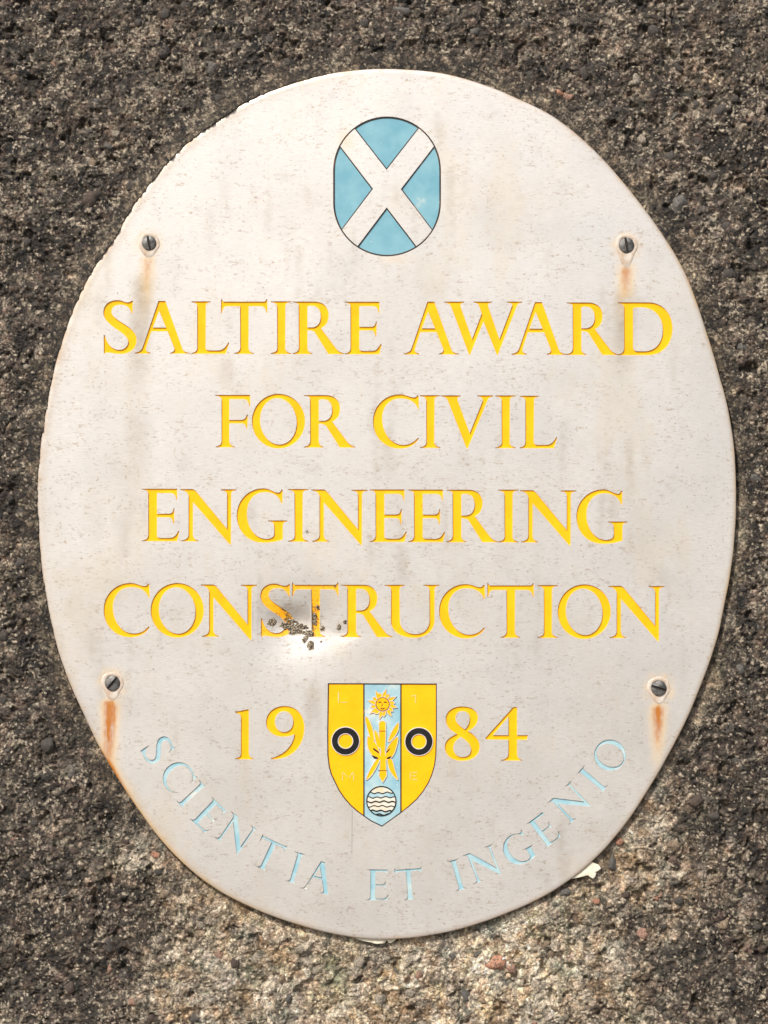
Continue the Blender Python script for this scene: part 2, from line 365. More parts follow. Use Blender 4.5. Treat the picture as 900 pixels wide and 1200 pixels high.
# --- saltire emblem
def stadium(inset):
    r = 63.2 - inset; cx = 453.6; out = []
    for k in range(33):
        a = math.pi + math.pi * k / 32; out.append((cx + r * math.cos(a), 199.6 + r * math.sin(a)))
    for k in range(33):
        a = math.pi * k / 32; out.append((cx + r * math.cos(a), 237.3 + r * math.sin(a)))
    return np.array(out)
st_o, st_i = stadium(0), stadium(1.7)
def wedge(apex, e1, e2, ext=2.2):
    a = np.array(apex); u = np.array(e1) - a; v = np.array(e2) - a
    return np.array([a, a + u * ext, a + v * ext])
WD = [wedge((453, 199.1), (415.3, 150.6), (490.5, 151.1)), wedge((437.2, 221.3), (400.2, 270.2), (398.4, 170.7)),
      wedge((469.6, 221.7), (508.3, 171.6), (506.5, 270.2)), wedge((453.2, 243), (487.7, 288), (418.9, 288.5))]
WIN = [offset(w, -1.25) for w in WD]
def clip_convex(poly, clip):
    """Sutherland-Hodgman: clip a polygon by a convex one"""
    clip = np.asarray(clip); ar = .5 * np.sum(clip[:, 0] * np.roll(clip[:, 1], -1) - np.roll(clip[:, 0], -1) * clip[:, 1]); sg = 1 if ar > 0 else -1
    out = [tuple(p) for p in poly]
    for i in range(len(clip)):
        a = clip[i]; b = clip[(i + 1) % len(clip)]; inp = out; out = []
        f = lambda p: sg * ((b[0]-a[0])*(p[1]-a[1]) - (b[1]-a[1])*(p[0]-a[0]))
        for j in range(len(inp)):
            p, q = inp[j], inp[(j+1) % len(inp)]; fp, fq = f(p), f(q)
            if fp >= 0: out.append(p)
            if (fp >= 0) != (fq >= 0):
                t = fp / (fp - fq); out.append((p[0] + t * (q[0]-p[0]), p[1] + t * (q[1]-p[1])))
        if not out: break
    return np.array(out)
for w in WIN:
    add_class('blue_panel', [clip_convex(st_i, w)], .75, M_BLUE, 'saltire_emblem', inset=.25)
add_loop(st_o)
lines_test = [clip_convex(st_o, w) for w in WD]
for p in lines_test: add_loop(p)
add_loop(st_i)
def saltire_line(X, Y):
    r = inside(st_o, X, Y) & ~inside(st_i, X, Y)
    for p in lines_test: r |= inside(p, X, Y)
    return r
classes.append(dict(name='outline', test=saltire_line, bbox=bb(st_o, .1), z=.35, mat=M_LINE, parent='saltire_emblem', label=None, inset=.1))

# --- shield crest
sh = np.array([(384.2,800.6),(511.9,801.0),(512,860),(511.4,885),(509.6,898),(506.5,908.5),(502.4,918),(496.5,927.5),(488.9,937),(479.5,945.5),(468.7,954.0),(457.5,962),(447.6,969),
               (434.4,962.6),(418.9,951.6),(410.5,944.2),(403.3,936),(396.8,926.5),(391.7,916),(387.6,907.5),(385.2,898.5),(383.6,885),(383.4,860)])
sh_i = offset(sh, -1.1)
q = lambda X, Y: (370 + X / 5.625, 780 + Y / 5.625)
def Q(*pts): return np.array([q(x, y) for x, y in pts])
def thin(p0, p1, w):
    p0, p1 = np.array(p0, float), np.array(p1, float); d = p1 - p0; d /= np.linalg.norm(d); n = np.array((-d[1], d[0])) * w / 2
    return np.array([p0 + n, p1 + n, p1 - n, p0 - n])
SH = 'shield_crest'
# sun
sc_ = np.array((448.4, 825.4))
add_class('eye', [thin((443.4, 823.2), (447, 822.6), 1.1)], .15, M_BLK, SH, inset=0)
add_class('eye', [thin((449.8, 822.6), (453.2, 823.2), 1.1)], .15, M_BLK, SH, inset=0)
add_class('nose', [thin((448.0, 824.3), (447.4, 828.2), .8)], .15, M_LINE, SH, inset=0)
add_class('mouth', [np.array([(445.2, 829.2), (448.2, 830.4), (451.2, 829.2), (450, 831.2), (446.6, 831.2)])], .15, M_BLK, SH, inset=0)
add_class('sun_face', [ellipse(*sc_, 7.3, 7.3, 28)], .25, M_YEL, SH, 'smiling yellow sun face', inset=.1)
add_class('sun_outline', [ellipse(*sc_, 8.3, 8.3, 30)], .45, M_BLK, SH, inset=.1)
rays = []
for k in range(16):
    a = 2 * math.pi * k / 16 + .12 + .05 * math.sin(k * 5.1); ln = (17.2 if k % 2 == 0 else 14.6) + .7 * math.sin(k * 3.3); tw = .10 + .06 * math.sin(k * 2.7)
    P_ = lambda r, t: (sc_[0] + r * math.cos(a + t), sc_[1] + r * math.sin(a + t))
    rays.append(np.array([P_(8.6, -.15), P_(12, -.20 + tw), P_(ln, tw), P_(12, .14 + tw), P_(8.6, .15)]))
for r_ in rays: add_class('sun_ray', [r_], .28, M_YEL, SH, inset=.1)
for r_ in rays: add_class('ray_edge', [offset(r_, .5)], .12, M_METAL, SH, inset=.05)
# torch and flames
add_class('torch_band', [thin(q(418, 432), q(460, 432), 1.0)], .3, M_BLK, SH, inset=0)
add_class('torch_band', [thin(q(414, 693), q(468, 693), .9)], .3, M_LINE, SH, inset=0)
for pts in (((378,540),(416,568),(418,582),(380,556)), ((368,590),(408,604),(414,618),(385,612)), ((492,540),(484,560),(466,580),(466,566)), ((502,594),(470,606),(466,618),(490,614))):
    add_class('flame_mark', [Q(*pts)], .3, M_BLK, SH, inset=0)  # black enamel marks beside the flames
torch = Q((418,378),(432,366),(448,366),(460,378),(460,470),(456,560),(462,620),(464,690),(466,728),(441,768),(418,728),(422,690),(426,620),(430,560),(418,470))
add_class('torch', [torch], .28, M_YEL, SH, 'yellow upright torch', inset=.1)
FL = [Q((326,345),(348,352),(370,408),(386,470),(380,505),(352,462)), Q((340,470),(362,480),(404,528),(428,600),(418,625),(372,592),(345,540)),
      Q((384,440),(398,432),(418,480),(426,545),(402,520)), Q((398,622),(424,620),(372,714),(334,752),(352,700)),
      Q((546,378),(540,430),(506,480),(478,500),(492,455),(520,402)), Q((540,470),(530,540),(504,598),(466,622),(458,600),(476,540),(504,500)),
      Q((474,620),(500,622),(520,690),(540,752),(514,728),(486,680))]
_rf = random.Random(3)
FL = [catmull([(p[0] + _rf.uniform(-.35, .35), p[1] + _rf.uniform(-.35, .35)) for p in f], 3) for f in FL]
torch_e = torch
for f in FL: add_class('flame', [f], .3, M_YEL, SH, inset=.1)
for f in FL + [torch]: add_class('flame_edge', [offset(f, .6)], .12, M_METAL, SH, inset=.05)
# globe with waves
gc = (446.9, 938.9); gr = 17.6
gl_o, gl_i = ellipse(*gc, gr, gr, 44), ellipse(*gc, gr - 1.1, gr - 1.1, 44)
wave_y = [929.2, 934.4, 939.7, 944.9, 950.4, 954.4]
bands = []
for k, wy in enumerate(wave_y):
    xs = np.linspace(gc[0] - 18.5, gc[0] + 18.5, 26); ph = k * 1.1
    yy = wy + .75 * np.sin(xs * .62 + ph) + .35 * np.sin(xs * .23 + k)
    wth = .55 if k not in (2, 4, 5) else .8
    band = np.vstack([np.stack([xs, yy - wth], 1), np.stack([xs[::-1], yy[::-1] + wth], 1)])
    band = clip_convex(band, gl_i); bands.append(band)
    add_class('wave', [band], .3, M_BLK if k not in (2, 3) else M_LINE, SH, inset=0)
def between(ya, yb):
    xs = np.linspace(gc[0] - 18.5, gc[0] + 18.5, 14)
    return clip_convex(np.array([(x_, ya) for x_ in xs] + [(x_, yb) for x_ in xs[::-1]]), gl_i)
add_class('globe_band', [between(929.4, 934.4)], .45, M_BLUEW, SH, inset=0)
add_class('globe_band', [between(950.6, 957.5)], .45, M_BLUEW, SH, inset=0)
add_class('globe', [gl_i], .45, M_CREAM, SH, 'pale globe crossed by dark waves', inset=.1)
add_class('globe_outline', [gl_o], .3, M_BLK, SH, inset=.05)
# rings
for cx, cy in ((404.9, 868.5), (490.9, 869.1)):
    e = [ellipse(cx, cy, r, r, 40) for r in (8.3, 9.1, 16.0, 16.8)]
    add_class('ring_centre', [e[0]], .7, M_YEL, SH, inset=.1)
    add_class('ring_edge', [e[1]], .2, M_METAL, SH, inset=.05)
    add_class('ring', [e[2]], .3, M_BLK, SH, 'black ring', inset=.05)
    add_class('ring_edge', [e[3]], .2, M_METAL, SH, inset=.05)
# faint relief initials
def strokes(*segs): return [thin(a, b, w) for a, b, w in segs]
for pl in strokes((q(150,175), q(150,245), 1.08), (q(158,243), q(205,243), 0.50)): add_class('initial_stroke', [pl], .52, M_FAINT, SH, inset=0)
for pl in strokes((q(632,200), q(652,200), 0.65), (q(658,190), q(658,246), 1.01)): add_class('initial_stroke', [pl], .52, M_FAINT, SH, inset=0)
for pl in strokes((q(176,760), q(176,705), 0.65), (q(180,705), q(208,735), 0.65), (q(222,742), q(244,705), 0.65), (q(250,710), q(250,760), 0.65)): add_class('initial_stroke', [pl], .52, M_FAINT, SH, inset=0)
for pl in strokes((q(624,705), q(624,752), 0.72), (q(632,706), q(668,706), 0.58), (q(634,728), q(660,728), 0.58), (q(634,752), q(668,752), 0.65)): add_class('initial_stroke', [pl], .52, M_FAINT, SH, inset=0)
# panels
LX = (426.3, 469.8)
for x0, x1, mat, nm in ((370, LX[0] - .6, M_YEL, 'gold_panel'), (LX[0] + .6, LX[1] - .6, M_BLUEW, 'blue_panel'), (LX[1] + .6, 530, M_YEL, 'gold_panel')):
    add_class(nm, [clip_convex(sh_i, np.array([(x0, 790), (x1, 790), (x1, 980), (x0, 980)]))], .7, mat, SH, inset=.2)
add_class('outline', [sh], .35, M_LINE, SH, inset=.1)
add_class('scratch', [thin((412.7, 948.5), (412.4, 1001), .3)], .12, M_LINE, 'plate', inset=0)
# letters
for ch, polys, colr in letters:
    dent_near = colr == 'yellow' and 300 < polys[0][:, 0].mean() < 396 and 680 < polys[0][:, 1].mean() < 745
    nm = 'numeral' if ch.isdigit() else 'letter'
    add_class(nm, polys, .78 if colr == 'yellow' else .7, (M_YELD if dent_near else M_YEL) if colr == 'yellow' else M_BLUEW, 'plaque',
              ('chipped yellow ' if dent_near else ('yellow ' if colr == 'yellow' else 'faded pale blue ')) + nm + ' ' + ch, inset=.28 if colr == 'yellow' else .75)

# --- dents in the sheet
def dent(X, Y):
    """height change in mm"""
    X = np.asarray(X, float); Y = np.asarray(Y, float)
    u = (X - 354) / 56; v = (Y - 736) / 46
    h = -3.1 * np.exp(-(u * u + v * v) * 1.5)
    u = (X - 338) / 24; v = (Y - 727) / 15
    h = h - 1.5 * np.exp(-(u * u + v * v) * 1.3)
    u = (X - 366) / 36; v = (Y - 764) / 20
    h = h + .35 * np.exp(-(u * u + v * v) * 1.3)
    h = h - .5 * np.exp(-((X - 402) / 14) ** 2 - ((Y - 742) / 9) ** 2) - .35 * np.exp(-((X - 356) ** 2 + (Y - 621) ** 2) / 6.)     # small peck by the third row
    # the sheet is not dead flat
    h = h + .35 * np.sin(X / 170 + 1.3) * np.cos(Y / 210 + .4) + .10 * np.sin(X / 43 + Y / 61)
    return h

# ------------------------------------------------------------------ triangulate the face with everything cut into it
RIM = [0.0, .6, 1.8, 3.4, 5.2]                # px in from the edge
RIMH = [-.7, -.32, -.14, -.04, 0.0]          # mm
def rim_ring(ins):
    return np.stack([PC[0] + (Rg - ins) * np.cos(thg), PC[1] + (Rg - ins) * np.sin(thg)], 1)
face_ring = rim_ring(RIM[-1])
nface = len(face_ring)
V = []; E = []
def push_loop(p):
    b = len(V); n = len(p); V.extend(map(tuple, p)); E.extend((b + i, b + (i + 1) % n) for i in range(n))
push_loop(face_ring)
for lp in loops: push_loop(lp)
dens = []
for lp in loops + [face_ring]:
    nx = np.roll(lp, -1, 0)
    for a, b in zip(lp, nx):
        n = max(1, int(math.dist(a, b) / 1.2))
        for k in range(n): dens.append(a + (b - a) * k / n)
kd = kdtree.KDTree(len(dens))
for i, p in enumerate(dens): kd.insert((p[0], p[1], 0), i)
kd.balance()
def grid_pts(x0, y0, x1, y1, st, jit, rr, keep):
    out = []
    yy = y0; row = 0
    while yy < y1:
        xx = x0 + (row % 2) * st * .5
        while xx < x1:
            x = xx + rr.uniform(-jit, jit) * st; y = yy + rr.uniform(-jit, jit) * st
            if keep(x, y) and kd.find((x, y, 0))[2] > max(.9, st * .35): out.append((x, y))
            xx += st
        yy += st * .87; row += 1
    return out
in_dent = lambda x, y: (290 < x < 425 and 675 < y < 800)
def in_face(x, y):
    dx, dy = x - PC[0], y - PC[1]
    return math.hypot(dx, dy) < float(Rout(math.atan2(dy, dx))) - RIM[-1] - 2
pts = grid_pts(40, 80, 865, 1105, 7.0, .15, rng, lambda x, y: in_face(x, y) and not in_dent(x, y))
pts += grid_pts(290, 675, 425, 800, 2.4, .15, rng, in_dent)
V.extend(pts)
vo, eo, fo, *_ = delaunay_2d_cdt([Vector(v) for v in V], E, [], 0, 1e-4)
VX = np.array([(v.x, v.y) for v in vo]); T = np.array([f for f in fo if len(f) == 3])
cen = VX[T].mean(1); CX, CY = cen[:, 0], cen[:, 1]
ok = inside(face_ring, CX, CY)
cls = np.where(ok, -1, -2)                    # -1 plate, -2 outside
for ci, c in enumerate(classes):
    x0, y0, x1, y1 = c['bbox']
    idx = np.where((cls == -1) & (CX > x0) & (CX < x1) & (CY > y0) & (CY < y1))[0]
    if len(idx):
        cls[idx[c['test'](CX[idx], CY[idx])]] = ci
# orientation: make all triangles face the camera (x right, y down in px -> world x, -z)
a_, b_, c_ = VX[T[:, 0]], VX[T[:, 1]], VX[T[:, 2]]
area = (b_[:, 0]-a_[:, 0])*(c_[:, 1]-a_[:, 1]) - (b_[:, 1]-a_[:, 1])*(c_[:, 0]-a_[:, 0])
T = np.where((area > 0)[:, None], T[:, [0, 2, 1]], T)
# edges between classes
emap = {}
for ti in range(len(T)):
    if cls[ti] == -2: continue
    t = T[ti]
    for k in range(3):
        emap.setdefault((min(t[k], t[(k+1) % 3]), max(t[k], t[(k+1) % 3])), []).append((ti, int(t[k]), int(t[(k+1) % 3])))
def zof(c): return 0.0 if c < 0 else classes[c]['z']
inw = {}                                       # (class, vert) -> inward normal sum
walls = []                                     # (high class, low class, a, b) with a->b oriented as in the HIGH triangle
for (a, b), lst in emap.items():
    if len(lst) != 2: continue
    (t0, p0, q0), (t1, p1, q1) = lst
    c0, c1 = int(cls[t0]), int(cls[t1])
    if c0 == c1: continue
    if abs(zof(c0) - zof(c1)) < 1e-6: continue
    hi, lo, p, q_ = (c0, c1, p0, q0) if zof(c0) < zof(c1) else (c1, c0, p1, q1)
    walls.append((hi, lo, p, q_))
    d = VX[q_] - VX[p]; n = np.array((-d[1], d[0])); n /= np.linalg.norm(n) + 1e-9
    ctr = cen[t0 if c0 == lo else t1]
    if np.dot(ctr - VX[p], n) < 0: n = -n
    for v in (p, q_): inw[(lo, v)] = inw.get((lo, v), 0) + n
def lowpos(c, v):
    x, y = VX[v]
    n = inw.get((c, v))
    if c >= 0 and n is not None:
        l = np.linalg.norm(n)
        if l > 1e-6:
            x += n[0] / l * classes[c]['inset']; y += n[1] / l * classes[c]['inset']
    return x, y
def wpos(c, v):
    x, y = lowpos(c, v)
    return W(x, y, -zof(c) + float(dent(x, y)))

plaque = bpy.data.objects.new('oval_plaque', None); col.objects.link(plaque); plaque.location = W(452.5, 591, -3)
tag(plaque, 'weathered pale metal oval plaque with yellow engraved lettering, screwed to the rough stone wall', 'plaque')
PINV = Matrix.Translation(plaque.location).inverted()
def adopt(o, parent=None):
    o.parent = parent or plaque
    if parent is None: o.matrix_parent_inverse = PINV.copy()
    return o

# gather tri lists and walls per class
tri_by = {}
for ti in range(len(T)):
    if cls[ti] != -2: tri_by.setdefault(int(cls[ti]), []).append(T[ti])
wall_by = {}
for w in walls: wall_by.setdefault(w[0], []).append(w)

def build_class(ci, name, mat, extra=None):
    vid = {}; vv = []; ff = []; px = []
    def gv(v):
        if v not in vid: vid[v] = len(vv); vv.append(wpos(ci, v)); px.append(lowpos(ci, v))
        return vid[v]
    for t in tri_by.get(ci, []): ff.append((gv(t[0]), gv(t[1]), gv(t[2])))
    nsm = len(ff)
    wid = {}
    def gw(c, v):
        if (c, v) not in wid: wid[(c, v)] = len(vv); vv.append(wpos(c, v)); px.append(tuple(VX[v]))
        return wid[(c, v)]
    for hi, lo, a, b in wall_by.get(ci, []):
        ff.append((gw(lo, a), gw(lo, b), gw(hi, b), gw(hi, a)))
    if extra: extra(vv, ff, px)
    me = mesh_from(name, vv, ff, mat)
    sm = np.zeros(len(me.polygons), bool); sm[:nsm] = (ci == -1) or (classes[ci]['mat'] is M_YELD)
    if extra: sm[-extra.n:] = True
    me.polygons.foreach_set('use_smooth', sm)
    return me, np.array(px)

# plate: face + engraved walls + rounded rim + edge
class Rim:
    n = 0
    def __call__(self, vv, ff, px):
        rings = []
        ins = list(zip(RIM, RIMH))[::-1] + [(0.05, -3.0), (0.6, -5.0)]
        for i, (d, h) in enumerate(ins):
            rg = rim_ring(d); ids = []
            jag = np.zeros(NR)
            if i >= 2:
                jag = .2 * vn(thg * 22, thg * 0, 1.0, 9)
            for k in range(NR):
                th = thg[k]; x = rg[k, 0] + jag[k] * math.cos(th) * (d < 1.9); y = rg[k, 1] + jag[k] * math.sin(th) * (d < 1.9)
                ids.append(len(vv)); vv.append(W(x, y, h + float(dent(x, y)))); px.append((x, y))
            rings.append(ids)
        n = 0
        for r0, r1 in zip(rings[:-1], rings[1:]):
            for k in range(NR):
                ff.append((r0[k], r0[(k+1) % NR], r1[(k+1) % NR], r1[k])); n += 1
        self.n = n
rim = Rim()
me, px = build_class(-1, 'plate', M_PLATE, rim)
X, Y = px[:, 0], px[:, 1]
th = np.arctan2(Y - PC[1], X - PC[0]); din = Rout(th) - np.hypot(X - PC[0], Y - PC[1])
wob = 2.2 * fbm(X, Y, 22, 3, 2)
def run(x0, y0, x1, y1, w0, w1, top=3, tail=.5):
    """a stain that runs down from (x0,y0) to (x1,y1)"""
    t = np.clip((Y - y0) / (y1 - y0), -.2, 1.2); cx = x0 + (x1 - x0) * t + wob * .6; w = w0 + (w1 - w0) * np.clip(t, 0, 1)
    return (1 - .35 * np.clip(t, 0, 1)) * np.exp(-np.abs((X - cx) / w) ** 2.4 * .9) * sst(Y, y0 - top, y0 + top) * (1 - sst(t, tail, 1.05))
CB0 = ((319,729,5,4,1.),(334,733,8,3.5,1.),(344,738,6,5,1.2),(354,735,8,4,1.),(351,741,8,3,1.),(361,742,6,3.5,1.),(364,756,4,5.5,1.1),(358,749,3.5,4,.9),(378,736,3,3.5,.85),(397,735,3,4,.9),(404,729,2.5,2.5,.75),
      (368,724,3,7,.62),(372,711,2.5,3,.6),(376,752,1.3,1.3,.9),(338,727,9,4,.62))
rust = np.zeros(len(X))
rust = np.maximum(rust, 1.15 * run(129, 821, 125, 960, 9.5, 9, 3, .25))
rust = np.maximum(rust, 1.15 * run(772, 826, 769, 925, 9.5, 5, 3, .15))
rust = np.maximum(rust, .85 * run(174, 300, 169, 385, 7, 8, 3, .05))
rust = np.maximum(rust, .95 * run(734, 310, 731, 395, 9, 8, 4, .05))
edge = np.exp(-(np.clip(din, 0, 99) / 3.2) ** 1.2)
low = sst(Y, 840, 905) * (1 - sst(X, 150, 420))
rust = np.maximum(rust, 1.0 * np.exp(-(din / 7) ** 2) * sst(Y, 850, 895) * (1 - sst(X, 125, 190)))
rust = np.maximum(rust, .60 * np.exp(-(din / 5) ** 2) * low)
rust = np.maximum(rust, .35 * np.exp(-(din / 2.5) ** 2) * sst(X, 640, 800))
for sx_, sy_, sr_ in ((174.8, 285, 13.5), (734.1, 290, 15), (131.8, 800.6, 15), (772, 806.4, 16)):
    rr_ = np.hypot(X - sx_, Y - sy_); rust = np.maximum(rust, .34 * np.exp(-((rr_ - sr_) / 2.2) ** 2) + .22 * np.exp(-(rr_ / (sr_ * 1.1)) ** 4))
rust = np.maximum(rust, .42 * np.exp(-((X - 405) / 8) ** 2 - ((Y - 165) / 10) ** 2))
rust = np.maximum(rust, .36 * np.exp(-((X - 465) / 14) ** 2 - ((Y - 303) / 4) ** 2))
grey = np.zeros(len(X))
grey = np.maximum(grey, 0.95 * run(168, 325, 158, 500, 11, 14, 12, .3))
grey = np.maximum(grey, 0.95 * run(733, 340, 727, 460, 14, 11, 12, .4))
grey = np.maximum(grey, 0.5 * run(265, 420, 268, 470, 8, 12, 10, .2))
grey = np.maximum(grey, .26 * run(545, 530, 540, 560, 10, 8, 8, .2))
grey = np.maximum(grey, .30 * np.exp(-((X - 590) / 16) ** 2 - ((Y - 655) / 14) ** 2))
grey = np.maximum(grey, .28 * np.exp(-((X - 150) / 34) ** 2 - ((Y - 555) / 70) ** 2))
grey = np.maximum(grey, .35 * np.exp(-((X - 789) / 6) ** 2 - ((Y - 430) / 26) ** 2))
grey = np.maximum(grey, .22 * np.exp(-(din / 16) ** 2) * (1 - sst(X, 300, 500)))
grey = np.maximum(grey, .45 * run(160, 480, 158, 640, 16, 20, 30, .2))
grey = np.maximum(grey, .30 * run(110, 560, 112, 700, 14, 18, 40, .2))
grey = np.maximum(grey, .35 * run(790, 395, 787, 470, 7, 8, 15, .2))
vst = fbm(X, Y * .12, 9, 71, 3)
grey = np.maximum(grey, .40 * sst(vst, .08, .6) * sst(fbm(X, Y, 90, 75, 2), -.15, .35))
grey = np.maximum(grey, .06 + .12 * sst(fbm(X, Y, 120, 41, 3), -.1, .6))
grey = np.maximum(grey, .55 * np.exp(-((X - 345) / 32) ** 2 - ((Y - 722) / 16) ** 2))  # greys the dent's upper slope: its shade put into the colour
ca = me.color_attributes.new('stain', 'FLOAT_COLOR', 'POINT')
arr = np.ones((len(X), 4), np.float32); arr[:, 0] = grey; arr[:, 1] = np.clip(rust, 0, 1); edge = np.maximum(edge, .75 * np.exp(-(np.clip(din - 1, 0, 99) / 5.) ** 2) * (1 - sst(X, 200, 480)) * (1 - sst(Y, 500, 760)))
smut = np.zeros(len(X))
for cx, cy, sx, sy, am in CB0: smut = np.maximum(smut, am * np.exp(-((X - cx) / (sx * 1.25)) ** 2 - ((Y - cy) / (sy * 1.3)) ** 2))
smut = .95 * sst(smut + .35 * fbm(X, Y, 5, 77, 2), .25, .75)
edge = np.maximum(edge * 1.25, smut)
arr[:, 2] = np.clip(.9 * edge * (.6 + .5 * fbm(X, Y, 14, 51, 2)), 0, 1)
ca.data.foreach_set('color', arr.ravel())
plate = adopt(link('plate', me))

parents = {'plaque': None}
for key, nm, lab in (('saltire_emblem', 'saltire_emblem', 'engraved rounded emblem with a white diagonal cross on light blue'), ('shield_crest', 'shield_crest', 'yellow and blue shield crest between the 19 and the 84')):
    pass
# outlines become the part that carries the pieces
by_parent = {}
for ci, c in enumerate(classes): by_parent.setdefault(c['parent'], []).append(ci)
for key in ('saltire_emblem', 'shield_crest'):
    ci = [i for i in by_parent[key] if classes[i]['name'] == 'outline'][0]
    me, _ = build_class(ci, key, classes[ci]['mat'])
    o = adopt(link(key, me)); parents[key] = o
    o['label'] = {'saltire_emblem': 'round-ended emblem with a pale diagonal cross on light blue', 'shield_crest': 'yellow and pale blue shield with sun, torch and globe'}[key]
    for i in by_parent[key]:
        if i == ci: continue
        me, _ = build_class(i, classes[i]['name'], classes[i]['mat'])
        if not len(me.polygons): continue
        p = link(classes[i]['name'], me); p.parent = o
        if classes[i]['label']: p['label'] = classes[i]['label']
for i in by_parent['plaque'] + by_parent['plate']:
    me, _ = build_class(i, classes[i]['name'], classes[i]['mat'])
    if not len(me.polygons): continue
    p = adopt(link(classes[i]['name'], me))
    if classes[i]['label']: p['label'] = classes[i]['label']

# ------------------------------------------------------------------ screws with their collars of old sealant
def screw(px_, py_, r, slot_deg, collar, seed):
    rr = random.Random(seed)
    hz = float(dent(px_, py_))
    pts = []; w = .17
    for k in range(40):
        a = 2 * math.pi * k / 40; pts.append((math.cos(a), math.sin(a)))
    for ring, n in ((.93, 36), (.8, 30), (.62, 24), (.42, 16), (.2, 8)):
        for k in range(n):
            a = 2 * math.pi * (k + .5 * (n % 3)) / n; x, y = ring * math.cos(a), ring * math.sin(a)
            if abs(abs(y) - w) > .07: pts.append((x, y))
    for k in range(-12, 13):
        x = k / 12 * .975
        for yy in (w, w - .05, -w, -w + .05): pts.append((x, yy))
    vo_, _, fo_, *_ = delaunay_2d_cdt([Vector(p) for p in pts], [], [], 0, 1e-5)
    ang = R(slot_deg); cs, sn = math.cos(ang), math.sin(ang)
    vv = []
    for v in vo_:
        x, y = v.x, v.y; rad = math.hypot(x, y)
        h = 1.65 - .75 * rad ** 2.6 - (.7 if rad > .985 else 0) + rr.uniform(-.03, .03)
        if abs(y) < w - .02: h = .62
        X_ = x * cs - y * sn; Y_ = x * sn + y * cs
        vv.append(((X_ * r) * S, -(h * .001), -(Y_ * r) * S))
    ff = [tuple(f) for f in fo_]
    me = mesh_from('screw', vv, ff, M_SCREW)
    bm = bmesh.new(); bm.from_mesh(me); bmesh.ops.recalc_face_normals(bm, faces=bm.faces)
    for f in bm.faces:
        if f.normal.y > 0: f.normal_flip()
    bm.to_mesh(me); bm.free()
    me.materials.append(M_SLOT)
    for p in me.polygons:
        c_ = p.center; lx = c_.x / (r * S); lz = -c_.z / (r * S)
        if abs(-lx * sn + lz * cs) < w - .02: p.material_index = 1
    s = link('screw', me); s.location = Vector(W(px_, py_, hz)) - plaque.location; s.parent = plaque
    # collar: low uneven skirt, drawn out downwards
    NA = 48; prof = [(.98, .05), (1.08, .30), (1.28, .34), (1.44, .20), (1.50, -.05)]
    vv = []; ff = []
    for (pr, ph) in prof:
        for k in range(NA):
            a = 2 * math.pi * k / NA; dx, dy = math.cos(a), math.sin(a)
            rad = pr * r * (1 + .03 * math.sin(3 * a + seed) + .02 * math.sin(7 * a))
            f = max(0, dy) ** 3 * collar * ((pr - .98) / .52)
            x = dx * rad * (1 - .10 * (dy > 0) * dy * (collar > .5)); y = dy * rad + f * r
            vv.append((x * S, -(ph + .05 * math.sin(5 * a + pr * 9)) * .001, -y * S))
    n = len(prof)
    for i in range(n - 1):
        for k in range(NA): ff.append((i*NA+k, i*NA+(k+1) % NA, (i+1)*NA+(k+1) % NA, (i+1)*NA+k))
    cm = mesh_from('sealant_collar', vv, ff, M_SEAL, True)
    bm = bmesh.new(); bm.from_mesh(cm)
    bmesh.ops.recalc_face_normals(bm, faces=bm.faces)
    if sum(f.normal.y for f in bm.faces) > 0:
        bmesh.ops.reverse_faces(bm, faces=bm.faces)
    bm.to_mesh(cm); bm.free()
    c = link('sealant_collar', cm); c.parent = s
screw(174.8, 285, 8.4, 78, .55, 1)
screw(734.1, 287.3, 9.0, 80, 1.5, 2)
screw(131.8, 800.6, 9.0, -50, .75, 3)
screw(772, 806.4, 9.2, 18, .55, 4)

# ------------------------------------------------------------------ corrosion crust on the dent: crumbs too small to pick apart
def lump(bm, x, y, h, r, sd, flat=.7, sub=1):
    rr = random.Random(sd)
    res = bmesh.ops.create_icosphere(bm, subdivisions=sub, radius=1)
    q_ = Matrix.Rotation(rr.uniform(0, 6), 3, 'Y') @ Matrix.Rotation(rr.uniform(0, 6), 3, 'X')
    c = Vector(W(x, y, h))
    sx, sz = rr.uniform(.75, 1.3), rr.uniform(.75, 1.3)
    for v in res['verts']:
        p = q_ @ v.co; p *= rr.uniform(.7, 1.25)
        v.co = c + Vector((p.x * r * sx * S, p.y * r * flat * S, p.z * r * sz * S))
CB = CB0
cgx = np.arange(300, 414, .55); cgy = np.arange(704, 770, .55); CXX, CYY = np.meshgrid(cgx, cgy)
fld = np.zeros(CXX.shape)
for cx, cy, sx, sy, am in CB: fld = np.maximum(fld, am * np.exp(-((CXX - cx) / sx) ** 2 * .8 - ((CYY - cy) / sy) ** 2 * .8))
c1_, c2_, cid = worley(CXX, CYY, 3.2, 601); e1_, e2_, eid = worley(CXX, CYY, 1.5, 602)
fld2 = fld * 1.05 + .42 * fbm(CXX, CYY, 4.5, 603, 3) + .22 * (cid - .5)
hh = .55 * np.clip(fld2 - .42, 0, .7) * (.6 + .9 * cid) + .5 * (eid - .5) * np.clip(fld, 0, 1) + .18 * vn(CXX, CYY, 1., 604)
vv = []; ff = []; cid_ = {}
msk = fld2 > .41
